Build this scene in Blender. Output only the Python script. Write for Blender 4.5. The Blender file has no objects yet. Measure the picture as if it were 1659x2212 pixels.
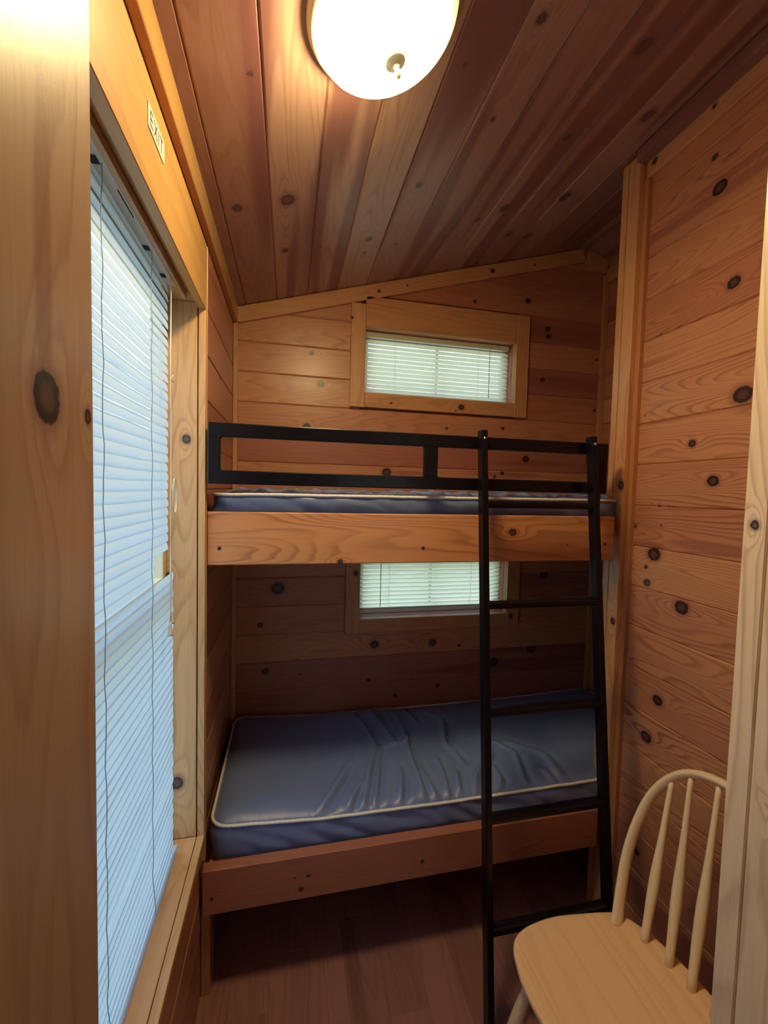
import bpy, math, random
import numpy as np
from mathutils import Vector, Matrix, noise as mnoise

random.seed(7)
RNG = np.random.RandomState(11)
C = bpy.context.scene.collection
PI = math.pi

# ------------------------------------------------------------------ mesh builder
class MB:
    """collects quads/polys with per-loop uv and per-vertex wood attributes"""
    def __init__(s):
        s.v = []; s.f = []; s.uv = []; s.seed = []; s.tone = []; s.kb = []; s.kd = []; s.mi = []; s.n = 0
    def add(s, verts, faces, uvs, seed=0.0, tone=0.5, kb=None, kd=None, mi=0):
        verts = np.asarray(verts, float); m = len(verts)
        s.v.append(verts)
        for f, u in zip(faces, uvs):
            s.f.append(tuple(int(i) + s.n for i in f)); s.uv.extend(u); s.mi.append(mi)
        s.seed.append(np.full(m, seed)); s.tone.append(np.full(m, tone))
        s.kb.append(np.zeros(m) if kb is None else kb); s.kd.append(np.full(m, 6.0) if kd is None else kd)
        s.n += m
    def box(s, a, b, grain='x', seed=None, tone=None, mi=0):
        x0, y0, z0 = a; x1, y1, z1 = b
        V = [(x, y, z) for x in (x0, x1) for y in (y0, y1) for z in (z0, z1)]
        F = [(0,1,3,2),(4,6,7,5),(0,4,5,1),(2,3,7,6),(0,2,6,4),(1,5,7,3)]
        g = 'xyz'.index(grain); o = [i for i in range(3) if i != g]
        seed = random.random()*50 if seed is None else seed
        tone = random.random() if tone is None else tone
        U = [[(V[i][g], V[i][o[0]] + V[i][o[1]]) for i in f] for f in F]
        s.add(V, F, U, seed, tone, mi=mi)
    def prism(s, poly, axis, a, b, grain=None, seed=None, tone=None, mi=0):
        """poly: list of 2d points in the plane of the other two axes (order x<y<z)"""
        ax = 'xyz'.index(axis); o = [i for i in range(3) if i != ax]
        n = len(poly); V = []
        for d in (a, b):
            for p in poly:
                q = [0,0,0]; q[ax] = d; q[o[0]] = p[0]; q[o[1]] = p[1]; V.append(q)
        F = [tuple(range(n))[::-1], tuple(range(n, 2*n))] + [(i, (i+1) % n, n+(i+1) % n, n+i) for i in range(n)]
        area = sum(poly[i][0]*poly[(i+1) % n][1]-poly[(i+1) % n][0]*poly[i][1] for i in range(n))
        if (area > 0) == (ax == 1): F = [f[::-1] for f in F]
        g = ax if grain is None else 'xyz'.index(grain)
        oo = [i for i in range(3) if i != g]
        seed = random.random()*50 if seed is None else seed
        tone = random.random() if tone is None else tone
        s.add(V, F, [[(V[i][g], V[i][oo[0]]+V[i][oo[1]]) for i in f] for f in F], seed, tone, mi=mi)
    def board(s, O, U, V, N, L, W, T=0.02, u0=0.0, v0=0.0, knots=(), step=0.03, ch=0.0025, dep=0.0025, seed=None, tone=None, mi=0, back=True):
        """one board: front face grid (grain along U), chamfered edges, sides down to thickness T.
        (u0,v0) is the board's corner in the panel's own coordinates, in which knots (u,v,r) are given"""
        O = np.array(O, float); U = np.array(U, float); V = np.array(V, float); N = np.array(N, float)
        seed = random.random()*50 if seed is None else seed
        tone = random.random() if tone is None else tone
        nu = max(1, int(round((L-2*ch)/max(step*1.3, .002)))); nv = max(1, int(round((W-2*ch)/step)))
        us = np.concatenate([[0], np.linspace(ch, L-ch, nu+1), [L]])
        vs = np.concatenate([[0], np.linspace(ch, W-ch, nv+1), [W]])
        uu, vv = np.meshgrid(us, vs, indexing='ij')
        h = np.zeros_like(uu); h[0, :] = h[-1, :] = -dep; h[:, 0] = h[:, -1] = -dep
        P = O + (uu[..., None]+u0)*U + (vv[..., None]+v0)*V + h[..., None]*N
        gu, gv = uu+u0, vv+v0
        kb = np.zeros_like(uu); kd = np.full_like(uu, 6.0)
        for kn in knots:     # (u, v, radius[, elongation]); an elongation marks a soft dark streak
            ku, kv, kr = kn[:3]; e = kn[3] if len(kn) > 3 else 1.15
            if ku < u0-.5 or ku > u0+L+.5 or kv < v0-.004 or kv > v0+W+.004: continue
            d = np.sqrt(((gu-ku)/(kr*e))**2 + ((gv-kv)/kr)**2)
            if e > 2:
                kd = np.minimum(kd, np.maximum(d*1.5, 1.35)); continue
            kd = np.minimum(kd, d)
            kb += 2.6*np.exp(-(((gu-ku)/(kr*5.0))**2 + ((gv-kv)/(kr*2.0))**2))
        A, B = uu.shape
        idx = np.arange(A*B).reshape(A, B)
        q = np.stack([idx[:-1, :-1], idx[1:, :-1], idx[1:, 1:], idx[:-1, 1:]], -1).reshape(-1, 4)
        if np.dot(np.cross(U, V), N) < 0: q = q[:, ::-1]
        fu, fv = gu.ravel(), gv.ravel()
        uvs = [[(fu[i], fv[i]) for i in f] for f in q]
        s.add(P.reshape(-1, 3), q, uvs, seed, tone, kb.ravel(), kd.ravel(), mi)
        if not back: return
        # skirt and back, as an open-topped box just under the face
        c = [(0, 0), (L, 0), (L, W), (0, W)]
        VV = [O+(u0+a)*U+(v0+b)*V+hh*N for hh in (-dep, -T) for a, b in c]
        F = [(i, (i+1) % 4, 4+(i+1) % 4, 4+i) for i in range(4)] + [(4, 5, 6, 7)]
        if np.dot(np.cross(U, V), N) > 0: F = [f[::-1] for f in F]
        UV = [[(u0+c[i % 4][0], v0+c[i % 4][1]+(T if i > 3 else 0)) for i in f] for f in F]
        s.add(VV, F, UV, seed, tone, mi=mi)
    def tube(s, pts, r, seg=12, closed=False, caps=True, seed=0, tone=.5, sx=1.0, mi=0):
        """round tube along points; r number or list; sx flattens the section along the binormal"""
        P = [Vector(p) for p in pts]; n = len(P)
        R = r if hasattr(r, '__len__') else [r]*n
        ref = None; V = []; L = 0; Ls = []
        for i in range(n):
            if i: L += (P[i]-P[i-1]).length
            Ls.append(L)
            t = (P[(i+1) % n]-P[i-1]) if closed else (P[min(i+1, n-1)]-P[max(i-1, 0)])
            t.normalize()
            if ref is None:
                ref = Vector((0, 0, 1)) if abs(t.z) < .9 else Vector((1, 0, 0))
            a = (ref - t*ref.dot(t)).normalized(); b = t.cross(a); ref = a
            for k in range(seg):
                w = 2*PI*k/seg
                V.append(P[i] + a*(R[i]*math.cos(w)) + b*(R[i]*sx*math.sin(w)))
        F = []; U = []
        m = n if closed else n-1
        for i in range(m):
            j = (i+1) % n
            for k in range(seg):
                k2 = (k+1) % seg
                F.append((i*seg+k, i*seg+k2, j*seg+k2, j*seg+k))
                l1 = Ls[i]; l2 = Ls[j] if j else L+.02
                c = 2*PI*R[i]/seg
                U.append([(l1, k*c), (l1, (k+1)*c), (l2, (k+1)*c), (l2, k*c)])
        if caps and not closed:
            F.append(tuple(range(seg))[::-1]); U.append([(0, 0)]*seg)
            F.append(tuple(range((n-1)*seg, n*seg))); U.append([(0, 0)]*seg)
        s.add([tuple(v) for v in V], F, U, seed, tone, mi=mi)
    def lathe(s, prof, origin, axis, seg=48, seed=0, tone=.5, mi=0):
        """prof: list of (radius, height along axis)"""
        ax = Vector(axis).normalized(); O = Vector(origin)
        a = ax.orthogonal().normalized(); b = ax.cross(a)
        V = []; F = []; U = []
        for r, h in prof:
            for k in range(seg):
                w = 2*PI*k/seg
                V.append(tuple(O+ax*h+a*(r*math.cos(w))+b*(r*math.sin(w))))
        for i in range(len(prof)-1):
            for k in range(seg):
                k2 = (k+1) % seg
                F.append((i*seg+k, i*seg+k2, (i+1)*seg+k2, (i+1)*seg+k))
                U.append([(prof[i][1], k*.01), (prof[i][1], k*.01+.01), (prof[i+1][1], k*.01+.01), (prof[i+1][1], k*.01)])
        s.add(V, F, U, seed, tone, mi=mi)
    def build(s, name, mats, parent=None, smooth=False, bevel=0.0, kind=None, label=None, cat=None, group=None, origin=None):
        V = np.concatenate(s.v)
        if origin is None:
            lo, hi = V.min(0), V.max(0)
            c = np.array([(lo[0]+hi[0])/2, (lo[1]+hi[1])/2, lo[2]])
        else: c = np.array(origin, float)
        me = bpy.data.meshes.new(name)
        me.from_pydata((V-c).tolist(), [], s.f)
        uvl = me.uv_layers.new(name='UVMap')
        uvl.data.foreach_set('uv', np.asarray(s.uv, np.float32).ravel())
        for nm, arr in (('seed', s.seed), ('tone', s.tone), ('kb', s.kb), ('kd', s.kd)):
            at = me.attributes.new(nm, 'FLOAT', 'POINT')
            at.data.foreach_set('value', np.concatenate(arr).astype(np.float32))
        if not hasattr(mats, '__len__'): mats = [mats]
        for m in mats: me.materials.append(m)
        me.polygons.foreach_set('material_index', np.asarray(s.mi, np.int32))
        if smooth: me.polygons.foreach_set('use_smooth', np.ones(len(s.f), bool))
        me.update()
        o = bpy.data.objects.new(name, me); C.objects.link(o)
        pw = Vector((0, 0, 0))
        if parent is not None:
            o.parent = parent; q = parent
            while q is not None: pw += q.location; q = q.parent
        o.location = Vector(c)-pw
        if bevel:
            b = o.modifiers.new('bevel', 'BEVEL'); b.width = bevel; b.segments = 2; b.limit_method = 'ANGLE'; b.angle_limit = math.radians(40)
        if kind: o['kind'] = kind
        if label: o['label'] = label
        if cat: o['category'] = cat
        if group: o['group'] = group
        return o

def thing(name, loc, label, cat, group=None, kind=None):
    o = bpy.data.objects.new(name, None); C.objects.link(o); o.location = loc; o.empty_display_size = .05
    if label: o['label'] = label
    if cat: o['category'] = cat
    if group: o['group'] = group
    if kind: o['kind'] = kind
    return o

# ------------------------------------------------------------------ materials
def nodes(name):
    m = bpy.data.materials.new(name); m.use_nodes = True
    nt = m.node_tree; nt.nodes.clear()
    out = nt.nodes.new('ShaderNodeOutputMaterial')
    return m, nt, out
def N(nt, t, **kw):
    n = nt.nodes.new(t)
    for k, v in kw.items(): setattr(n, k, v)
    return n
def math_(nt, op, a, b=None, c=None):
    n = nt.nodes.new('ShaderNodeMath'); n.operation = op
    for i, x in enumerate((a, b, c)):
        if x is None: continue
        if isinstance(x, (int, float)): n.inputs[i].default_value = x
        else: nt.links.new(x, n.inputs[i])
    return n.outputs[0]
def mixc(nt, f, a, b, mode='MIX'):
    n = nt.nodes.new('ShaderNodeMix'); n.data_type = 'RGBA'; n.blend_type = mode
    for s, x in ((n.inputs[0], f), (n.inputs[6], a), (n.inputs[7], b)):
        if isinstance(x, (int, float)): s.default_value = x
        elif isinstance(x, tuple): s.default_value = (*x, 1) if len(x) == 3 else x
        else: nt.links.new(x, s)
    return n.outputs[2]
def ramp(nt, f, stops, interp='LINEAR'):
    n = nt.nodes.new('ShaderNodeValToRGB'); cr = n.color_ramp; cr.interpolation = interp
    while len(cr.elements) < len(stops): cr.elements.new(.5)
    for e, (p, c) in zip(cr.elements, stops):
        e.position = p; e.color = (c, c, c, 1) if isinstance(c, (int, float)) else (*c, 1)
    nt.links.new(f, n.inputs[0]); return n.outputs[0]
def comb(nt, x, y, z):
    n = nt.nodes.new('ShaderNodeCombineXYZ')
    for s, v in zip(n.inputs, (x, y, z)):
        if isinstance(v, (int, float)): s.default_value = v
        else: nt.links.new(v, s)
    return n.outputs[0]
def noise_(nt, vec, scale=1, detail=2, rough=.5):
    n = nt.nodes.new('ShaderNodeTexNoise'); n.inputs['Scale'].default_value = scale
    n.inputs['Detail'].default_value = detail; n.inputs['Roughness'].default_value = rough
    nt.links.new(vec, n.inputs['Vector']); return n.outputs['Fac']
def attr(nt, nm):
    n = nt.nodes.new('ShaderNodeAttribute'); n.attribute_name = nm; return n.outputs['Fac']

def wood(name, light=(.60,.33,.13), dark=(.43,.20,.07), ringc=(.30,.125,.045), heart=(.26,.095,.05),
         ring_amt=.55, rings=9.0, rough=.38, spec=.5, heart_amt=.8, fiber=.16, coat=0.25, knot=(.022,.012,.012), hth=.56, gate=True):
    m, nt, out = nodes(name)
    uv = N(nt, 'ShaderNodeUVMap'); uv.uv_map = 'UVMap'
    sp = N(nt, 'ShaderNodeSeparateXYZ'); nt.links.new(uv.outputs[0], sp.inputs[0])
    u, v = sp.outputs[0], sp.outputs[1]
    seed, tone, kb, kd = (attr(nt, a) for a in ('seed', 'tone', 'kb', 'kd'))
    s17 = math_(nt, 'MULTIPLY', seed, 3.17)
    us = math_(nt, 'ADD', u, s17)
    n1 = noise_(nt, comb(nt, math_(nt, 'MULTIPLY', us, .9), math_(nt, 'MULTIPLY', v, 7.5), seed), 1, 1.2, .45)
    n2 = noise_(nt, comb(nt, math_(nt, 'MULTIPLY', us, 7), math_(nt, 'MULTIPLY', v, 60), seed), 1, 2.5, .55)
    fld = math_(nt, 'ADD', math_(nt, 'MULTIPLY', n1, rings*2.0), math_(nt, 'MULTIPLY', n2, .45))
    fld = math_(nt, 'ADD', fld, kb)
    fld = math_(nt, 'ADD', fld, math_(nt, 'MULTIPLY', v, 22.0))
    fr = math_(nt, 'FRACT', fld)
    ring = ramp(nt, fr, [(0, 0.0), (.45, .12), (.86, 1.0), (.96, .35), (1, 0.0)], 'EASE')
    n3 = noise_(nt, comb(nt, math_(nt, 'MULTIPLY', us, 1.3), math_(nt, 'MULTIPLY', v, 14), math_(nt, 'ADD', seed, 9)), 1, 2)
    ringf = math_(nt, 'MULTIPLY', ring, math_(nt, 'MULTIPLY', ramp(nt, n3, [(.3, .25), (.7, 1.0)]), ring_amt))
    base = mixc(nt, tone, dark, light)
    n4 = noise_(nt, comb(nt, math_(nt, 'MULTIPLY', us, .55), math_(nt, 'MULTIPLY', v, 9), math_(nt, 'ADD', seed, 21)), 1, 1.5)
    hf = math_(nt, 'MULTIPLY', ramp(nt, n4, [(hth, 0.0), (hth+.07, 1.0)]), heart_amt)
    if gate: hf = math_(nt, 'MULTIPLY', hf, ramp(nt, tone, [(.30, 1.0), (.62, .12)]))
    col = mixc(nt, hf, base, heart)
    col = mixc(nt, ringf, col, ringc)
    n5 = noise_(nt, comb(nt, math_(nt, 'MULTIPLY', us, 9), math_(nt, 'MULTIPLY', v, 520), seed), 1, 2.5, .6)
    fb = math_(nt, 'ADD', math_(nt, 'MULTIPLY', n5, fiber*2), 1-fiber)
    fc = comb(nt, fb, fb, fb)
    col = mixc(nt, 1.0, col, fc, 'MULTIPLY')
    # knots: pale swirl, dark rim, dark heart
    kn = noise_(nt, comb(nt, math_(nt, 'MULTIPLY', u, 160), math_(nt, 'MULTIPLY', v, 160), seed), 1, 3)
    kdn = math_(nt, 'ADD', kd, math_(nt, 'MULTIPLY', math_(nt, 'SUBTRACT', kn, .5), .5))
    halo = ramp(nt, math_(nt, 'DIVIDE', kdn, 4.0), [(.28, .62), (.55, 0.0)], 'EASE')
    col = mixc(nt, halo, col, heart)
    core = ramp(nt, math_(nt, 'DIVIDE', kdn, 4.0), [(.0, .72), (.12, .75), (.2, 1.0), (.27, 1.0), (.31, 0.0)])
    col = mixc(nt, core, col, knot)
    b = N(nt, 'ShaderNodeBsdfPrincipled')
    nt.links.new(col, b.inputs['Base Color'])
    rg = math_(nt, 'ADD', math_(nt, 'MULTIPLY', n5, .12), rough-.06)
    nt.links.new(rg, b.inputs['Roughness'])
    b.inputs['Specular IOR Level'].default_value = spec
    b.inputs['Coat Weight'].default_value = coat; b.inputs['Coat Roughness'].default_value = .28
    bp = N(nt, 'ShaderNodeBump'); bp.inputs['Strength'].default_value = .25; bp.inputs['Distance'].default_value = .0008
    nt.links.new(math_(nt, 'ADD', math_(nt, 'MULTIPLY', ringf, -.6), math_(nt, 'MULTIPLY', n5, .5)), bp.inputs['Height'])
    nt.links.new(bp.outputs[0], b.inputs['Normal'])
    nt.links.new(b.outputs[0], out.inputs[0]); return m

def plain(name, col, rough=.5, metal=0, spec=.5, var=.06, scale=40, coat=0, bump=0):
    m, nt, out = nodes(name)
    tc = N(nt, 'ShaderNodeTexCoord')
    n = noise_(nt, tc.outputs['Object'], scale, 3)
    a = tuple(c*(1-var) for c in col); c2 = tuple(min(1, c*(1+var)) for c in col)
    c_ = mixc(nt, n, a, c2)
    b = N(nt, 'ShaderNodeBsdfPrincipled')
    nt.links.new(c_, b.inputs['Base Color'])
    b.inputs['Roughness'].default_value = rough; b.inputs['Metallic'].default_value = metal
    b.inputs['Specular IOR Level'].default_value = spec; b.inputs['Coat Weight'].default_value = coat
    if bump:
        bp = N(nt, 'ShaderNodeBump'); bp.inputs['Strength'].default_value = bump; bp.inputs['Distance'].default_value = .001
        nt.links.new(n, bp.inputs['Height']); nt.links.new(bp.outputs[0], b.inputs['Normal'])
    nt.links.new(b.outputs[0], out.inputs[0]); return m

M = {}
M['wall'] = wood('pine_wall', light=(.61,.295,.165), dark=(.46,.18,.115), ringc=(.25,.085,.06), heart=(.25,.08,.075), rings=15, ring_amt=.95)
M['back'] = wood('pine_back', light=(.60,.275,.155), dark=(.36,.125,.10), ringc=(.28,.10,.06), heart=(.24,.075,.06), rings=10, ring_amt=.6)
M['ceil'] = wood('pine_ceiling', light=(.52,.345,.28), dark=(.34,.175,.155), ringc=(.26,.115,.10), heart=(.215,.085,.095), rings=8, ring_amt=.5, heart_amt=.85, hth=.50, gate=False, knot=(.10,.055,.075))
M['trim'] = wood('pine_trim', light=(.64,.34,.17), dark=(.50,.23,.11), ringc=(.32,.13,.07), rings=5, ring_amt=.5, heart_amt=.3)
M['cas'] = wood('pine_casing', light=(.62,.38,.19), dark=(.54,.31,.15), ringc=(.30,.14,.07), rings=10, ring_amt=.6, heart_amt=.2)
M['header'] = wood('pine_header', light=(.50,.30,.11), dark=(.40,.20,.07), rings=2.0, ring_amt=.35, heart_amt=.6, heart=(.42,.15,.05))
M['board'] = wood('pine_board', light=(.66,.31,.125), dark=(.40,.155,.10), ringc=(.28,.10,.05), rings=11, ring_amt=.8, heart_amt=.25)
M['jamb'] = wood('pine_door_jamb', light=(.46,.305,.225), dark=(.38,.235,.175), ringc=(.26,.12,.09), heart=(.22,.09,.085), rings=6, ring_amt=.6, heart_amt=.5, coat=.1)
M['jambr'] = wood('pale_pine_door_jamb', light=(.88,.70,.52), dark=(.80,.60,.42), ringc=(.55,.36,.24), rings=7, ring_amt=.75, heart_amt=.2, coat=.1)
M['chair'] = wood('chair_wood', light=(.90,.60,.36), dark=(.84,.54,.31), ringc=(.66,.36,.20), heart=(.55,.28,.10), rings=4, ring_amt=.4, heart_amt=.3, fiber=.1, coat=.3)
M['bow'] = wood('chair_bow_wood', light=(.88,.74,.52), dark=(.84,.70,.48), ringc=(.58,.38,.20), heart=(.6,.4,.2), rings=3, ring_amt=.25, heart_amt=.2, fiber=.1, coat=.3)
M['floor'] = wood('floor_planks', light=(.35,.165,.14), dark=(.25,.11,.10), ringc=(.12,.05,.05), heart=(.14,.06,.055), rings=7, ring_amt=.4, rough=.42, fiber=.25, coat=0)
M['black'] = plain('black_metal', (.005,.004,.008), rough=.30, spec=.22, var=.1, coat=.05)
M['screw'] = plain('screw_steel', (.6,.6,.6), rough=.3, metal=1)
M['rubber'] = plain('rubber', (.015,.015,.015), rough=.8)
M['vinyl'] = plain('mattress_vinyl', (.15,.205,.42), rough=.38, spec=.5, var=.1, scale=14, bump=.1)
M['piping'] = plain('piping_white', (.78,.78,.80), rough=.5, var=.15, scale=300)
M['plyw'] = wood('plywood', light=(.55,.36,.2), dark=(.5,.3,.17), rings=3, ring_amt=.2)
M['white'] = plain('white_plastic', (.72,.74,.70), rough=.4)
M['cream'] = plain('cream_vinyl', (.62,.60,.48), rough=.45)
M['sign'] = plain('sign_plate', (.80,.74,.60), rough=.5, var=.03)
M['ink'] = plain('sign_ink', (.06,.045,.04), rough=.6)
M['cordd'] = plain('blind_string', (.30,.44,.52), rough=.8)
M['cordw'] = plain('white_cord', (.72,.72,.68), rough=.7)
M['nickel'] = plain('brushed_nickel', (.34,.33,.28), rough=.45, metal=.6)
M['dark'] = plain('dark_slot', (.03,.035,.04), rough=.8)

def slat_mat(name, col, tcol, f):
    m, nt, out = nodes(name)
    d = N(nt, 'ShaderNodeBsdfPrincipled'); d.inputs['Base Color'].default_value = (*col, 1); d.inputs['Roughness'].default_value = .4
    t = N(nt, 'ShaderNodeBsdfTranslucent')
    tc = N(nt, 'ShaderNodeTexCoord'); n = noise_(nt, tc.outputs['Object'], 6, 2)
    nt.links.new(mixc(nt, n, tuple(c*.92 for c in tcol), tcol), t.inputs[0])
    mx = N(nt, 'ShaderNodeMixShader'); mx.inputs[0].default_value = f
    nt.links.new(d.outputs[0], mx.inputs[1]); nt.links.new(t.outputs[0], mx.inputs[2])
    nt.links.new(mx.outputs[0], out.inputs[0]); return m
M['slat'] = slat_mat('blind_slat_white', (.66,.72,.76), (.66,.82,.98), .5)
M['slatb'] = slat_mat('blind_slat_cream', (.74,.76,.66), (.98,.96,.74), .60)

def glass_mat():
    m, nt, out = nodes('window_glass')
    t = N(nt, 'ShaderNodeBsdfTransparent'); t.inputs[0].default_value = (.93,.97,.96,1)
    g = N(nt, 'ShaderNodeBsdfGlossy'); g.inputs['Roughness'].default_value = .02
    mx = N(nt, 'ShaderNodeMixShader'); mx.inputs[0].default_value = .06
    nt.links.new(t.outputs[0], mx.inputs[1]); nt.links.new(g.outputs[0], mx.inputs[2]); nt.links.new(mx.outputs[0], out.inputs[0]); return m
M['glass'] = glass_mat()

LAMP_C = (.170, .885); SL = .287
LN = Vector((math.sin(math.atan(SL)), 0, -math.cos(math.atan(SL))))   # ceiling normal, downwards
def ceil_z(x): return 2.52 + SL*(x+.25)
LO = Vector((LAMP_C[0], LAMP_C[1], ceil_z(LAMP_C[0])))
def dome_mat():
    # alabaster glass bowl lit by a bulb inside it: brightest around the bulb
    m, nt, out = nodes('lit_glass_bowl')
    geo = N(nt, 'ShaderNodeNewGeometry')
    bulb = LO + LN*.05 + Vector((-.045, .01, 0))
    d = N(nt, 'ShaderNodeVectorMath', operation='DISTANCE'); nt.links.new(geo.outputs['Position'], d.inputs[0]); d.inputs[1].default_value = bulb
    n = noise_(nt, geo.outputs['Position'], 16, 3)
    dd = math_(nt, 'ADD', d.outputs['Value'], math_(nt, 'MULTIPLY', n, .03))
    st = ramp(nt, math_(nt, 'DIVIDE', dd, .22), [(.25, 1.0), (.55, .5), (.78, .06), (.9, .012)], 'EASE')
    e = N(nt, 'ShaderNodeEmission'); nt.links.new(mixc(nt, st, (1.0,.70,.22), (1.0,.78,.43)), e.inputs[0])
    nt.links.new(math_(nt, 'MULTIPLY', st, LAMP_STRENGTH), e.inputs[1])
    g = N(nt, 'ShaderNodeBsdfPrincipled'); g.inputs['Base Color'].default_value = (.8,.76,.62,1); g.inputs['Roughness'].default_value = .2
    ad = N(nt, 'ShaderNodeAddShader'); nt.links.new(e.outputs[0], ad.inputs[0]); nt.links.new(g.outputs[0], ad.inputs[1])
    nt.links.new(ad.outputs[0], out.inputs[0]); return m
LAMP_STRENGTH = 85.0
M['dome'] = dome_mat()

# ------------------------------------------------------------------ panels of planks
def rand_knots(u0, u1, v0, v1, pitch, dens, rng, rmin=.004, rmax=.013, vbase=0):
    out = []
    k = int((u1-u0)*(v1-v0)*dens)
    for _ in range(k):
        out.append((rng.uniform(u0, u1), rng.uniform(v0, v1), rng.uniform(rmin, rmax)))
    return out
def planks(mb, O, U, V, Nn, rows, spans, knots, step, rng, T=.02, tones=None, chg=.0045, depg=.0045, mi=0):
    """rows: list of (v0,v1); spans(v0,v1)-> list of (u0,u1)"""
    for r, (v0, v1) in enumerate(rows):
        for k, (u0, u1) in enumerate(spans(v0, v1)):
            tn = rng.uniform(.05, 1)
            if tones: tn = tones.get((r, k), tones.get(r, tn))
            mb.board(O, U, V, Nn, u1-u0, v1-v0, T, u0, v0, knots, step, chg, depg, rng.uniform(0, 50), tn, mi)

# ---------- near right wall: x = 1.28, y .45 .. 1.39
XR = 1.28; PR = .1518; G0 = .739
rk = [(1.153,1.86,.0105),(1.074,1.737,.0145),(1.001,1.986,.021),(1.049,2.325,.015),(1.359,2.903,.010),(1.134,2.745,.008),
      (1.276,1.478,.020),(1.299,1.37,.011),(1.155,1.318,.019),(1.226,.965,.015),(1.266,.809,.017),(1.308,1.426,.006),(1.267,1.652,.004),
      (1.289,.37,.009),(1.368,1.57,.006),(1.351,1.982,.003),(1.112,2.639,.018),(1.20,2.62,.018,16),(1.05,2.66,.012,14),(1.05,1.53,.016,9),(1.30,1.505,.014,5),(1.253,1.584,.004)]
rng = np.random.RandomState(5)
rk += rand_knots(.45, 1.35, .02, .72, PR, 4, rng) 
rows = []; z = G0-5*PR
while z < 2.95: rows.append((z, z+PR)); z += PR
tonesR = {5: .9, 6: .55, 7: .85, 8: .6, 9: .95, 10: .35, 11: .7, 12: .8, 13: .9, 14: .85, 15: .3, 16: .6, 17: .5, 18: .6, 19: .5}
mb = MB()
planks(mb, (XR,0,0), (0,1,0), (0,0,1), (-1,0,0), rows, lambda a, b: [(.45, 1.39)], rk, .0065, rng, tones=tonesR)
mb.box((XR+.02, .45, -.05), (XR+.09, 1.39, 2.93), 'y')
mb.build('wall_right', M['wall'], kind='structure')

# ---------- nook right wall: x = 1.735, y 1.40 .. 2.17, and the front return behind the post
mb = MB(); rng = np.random.RandomState(6)
XN = 1.735; PB = .1415; B0 = 2.088
rows = []; z = B0-15*PB
while z < 3.02: rows.append((z, z+PB)); z += PB
kn = rand_knots(1.4, 2.16, 0, 2.9, PB, 9, rng)
planks(mb, (XN,0,0), (0,1,0), (0,0,1), (-1,0,0), rows, lambda a, b: [(1.40, 2.17)], kn, .012, rng)
mb.box((XN+.02, 1.30, -.05), (XN+.09, 2.25, 3.0), 'y')
mb.box((XR+.091, 1.30, -.05), (XN+.02, 1.395, 3.0), 'x')
mb.build('wall_nook_right', M['back'], kind='structure')

# ---------- back wall y = 2.15 with two window openings
YB = 2.15
WU = (.36, 1.18, 2.17, 2.49); WL = (.36, 1.18, 1.02, 1.34)
bk = [(.142,2.198,.013),(.097,2.342,.008),(.078,1.987,.012),(.806,2.018,.006),(1.129,2.034,.007),(1.275,1.874,.015),(1.09,1.771,.007),(.487,1.776,.018),
      (.941,2.688,.008),(1.25,2.727,.012),(1.377,2.591,.012),(1.382,2.551,.012),(1.693,2.453,.006),(1.692,2.167,.007),(1.357,2.315,.01),(-.05,1.186,.024),(-.132,1.006,.010),
      (.445,.877,.017),(.764,.869,.015),(.919,.845,.007),(-.105,.771,.012),(.065,.745,.005),(.42,.69,.008),(.565,.594,.008),(.801,.629,.009),(1.419,1.225,.018),
      (1.357,.805,.022),(1.125,.737,.022),(-.051,1.308,.005),(1.136,1.793,.008),(1.15,1.785,.014,13),(.60,1.775,.012,7),(1.5,2.30,.03,9),(1.45,2.57,.035,9),(.12,2.215,.012,12)]
rng = np.random.RandomState(9)
rows = []; z = B0-15*PB
while z < 3.0: rows.append((z, z+PB)); z += PB
def spans(a, b):
    m = (a+b)/2
    for w in (WU, WL):
        if b > w[2]-.03 and a < w[3]+.03:
            return [(-.28, w[0]-.02), (w[1]+.02, 1.76)]
    return [(-.28, 1.76)]
tonesB = {12: .8, 13: .1, 14: .75, 15: .95, 16: .8, 17: .95, 18: .8, 19: .55, 20: .2, (16, 1): .0, (18, 1): .0, (15, 1): .5, (17, 1): .55}
mb = MB()
planks(mb, (0,YB,0), (1,0,0), (0,0,1), (0,-1,0), rows, spans, bk, .0075, rng, tones=tonesB)
# wall core behind the planks, around the openings
y0, y1 = YB+.02, YB+.11
for a, b in (((-.40, -.05), (.36, 3.2)), ((1.18, -.05), (1.90, 3.2)), ((.36, -.05), (1.18, 1.02)), ((.36, 1.34), (1.18, 2.17)), ((.36, 2.49), (1.18, 3.2))):
    mb.box((a[0], y0, a[1]), (b[0], y1, b[1]), 'x')
mb.build('wall_back', M['back'], kind='structure')

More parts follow.
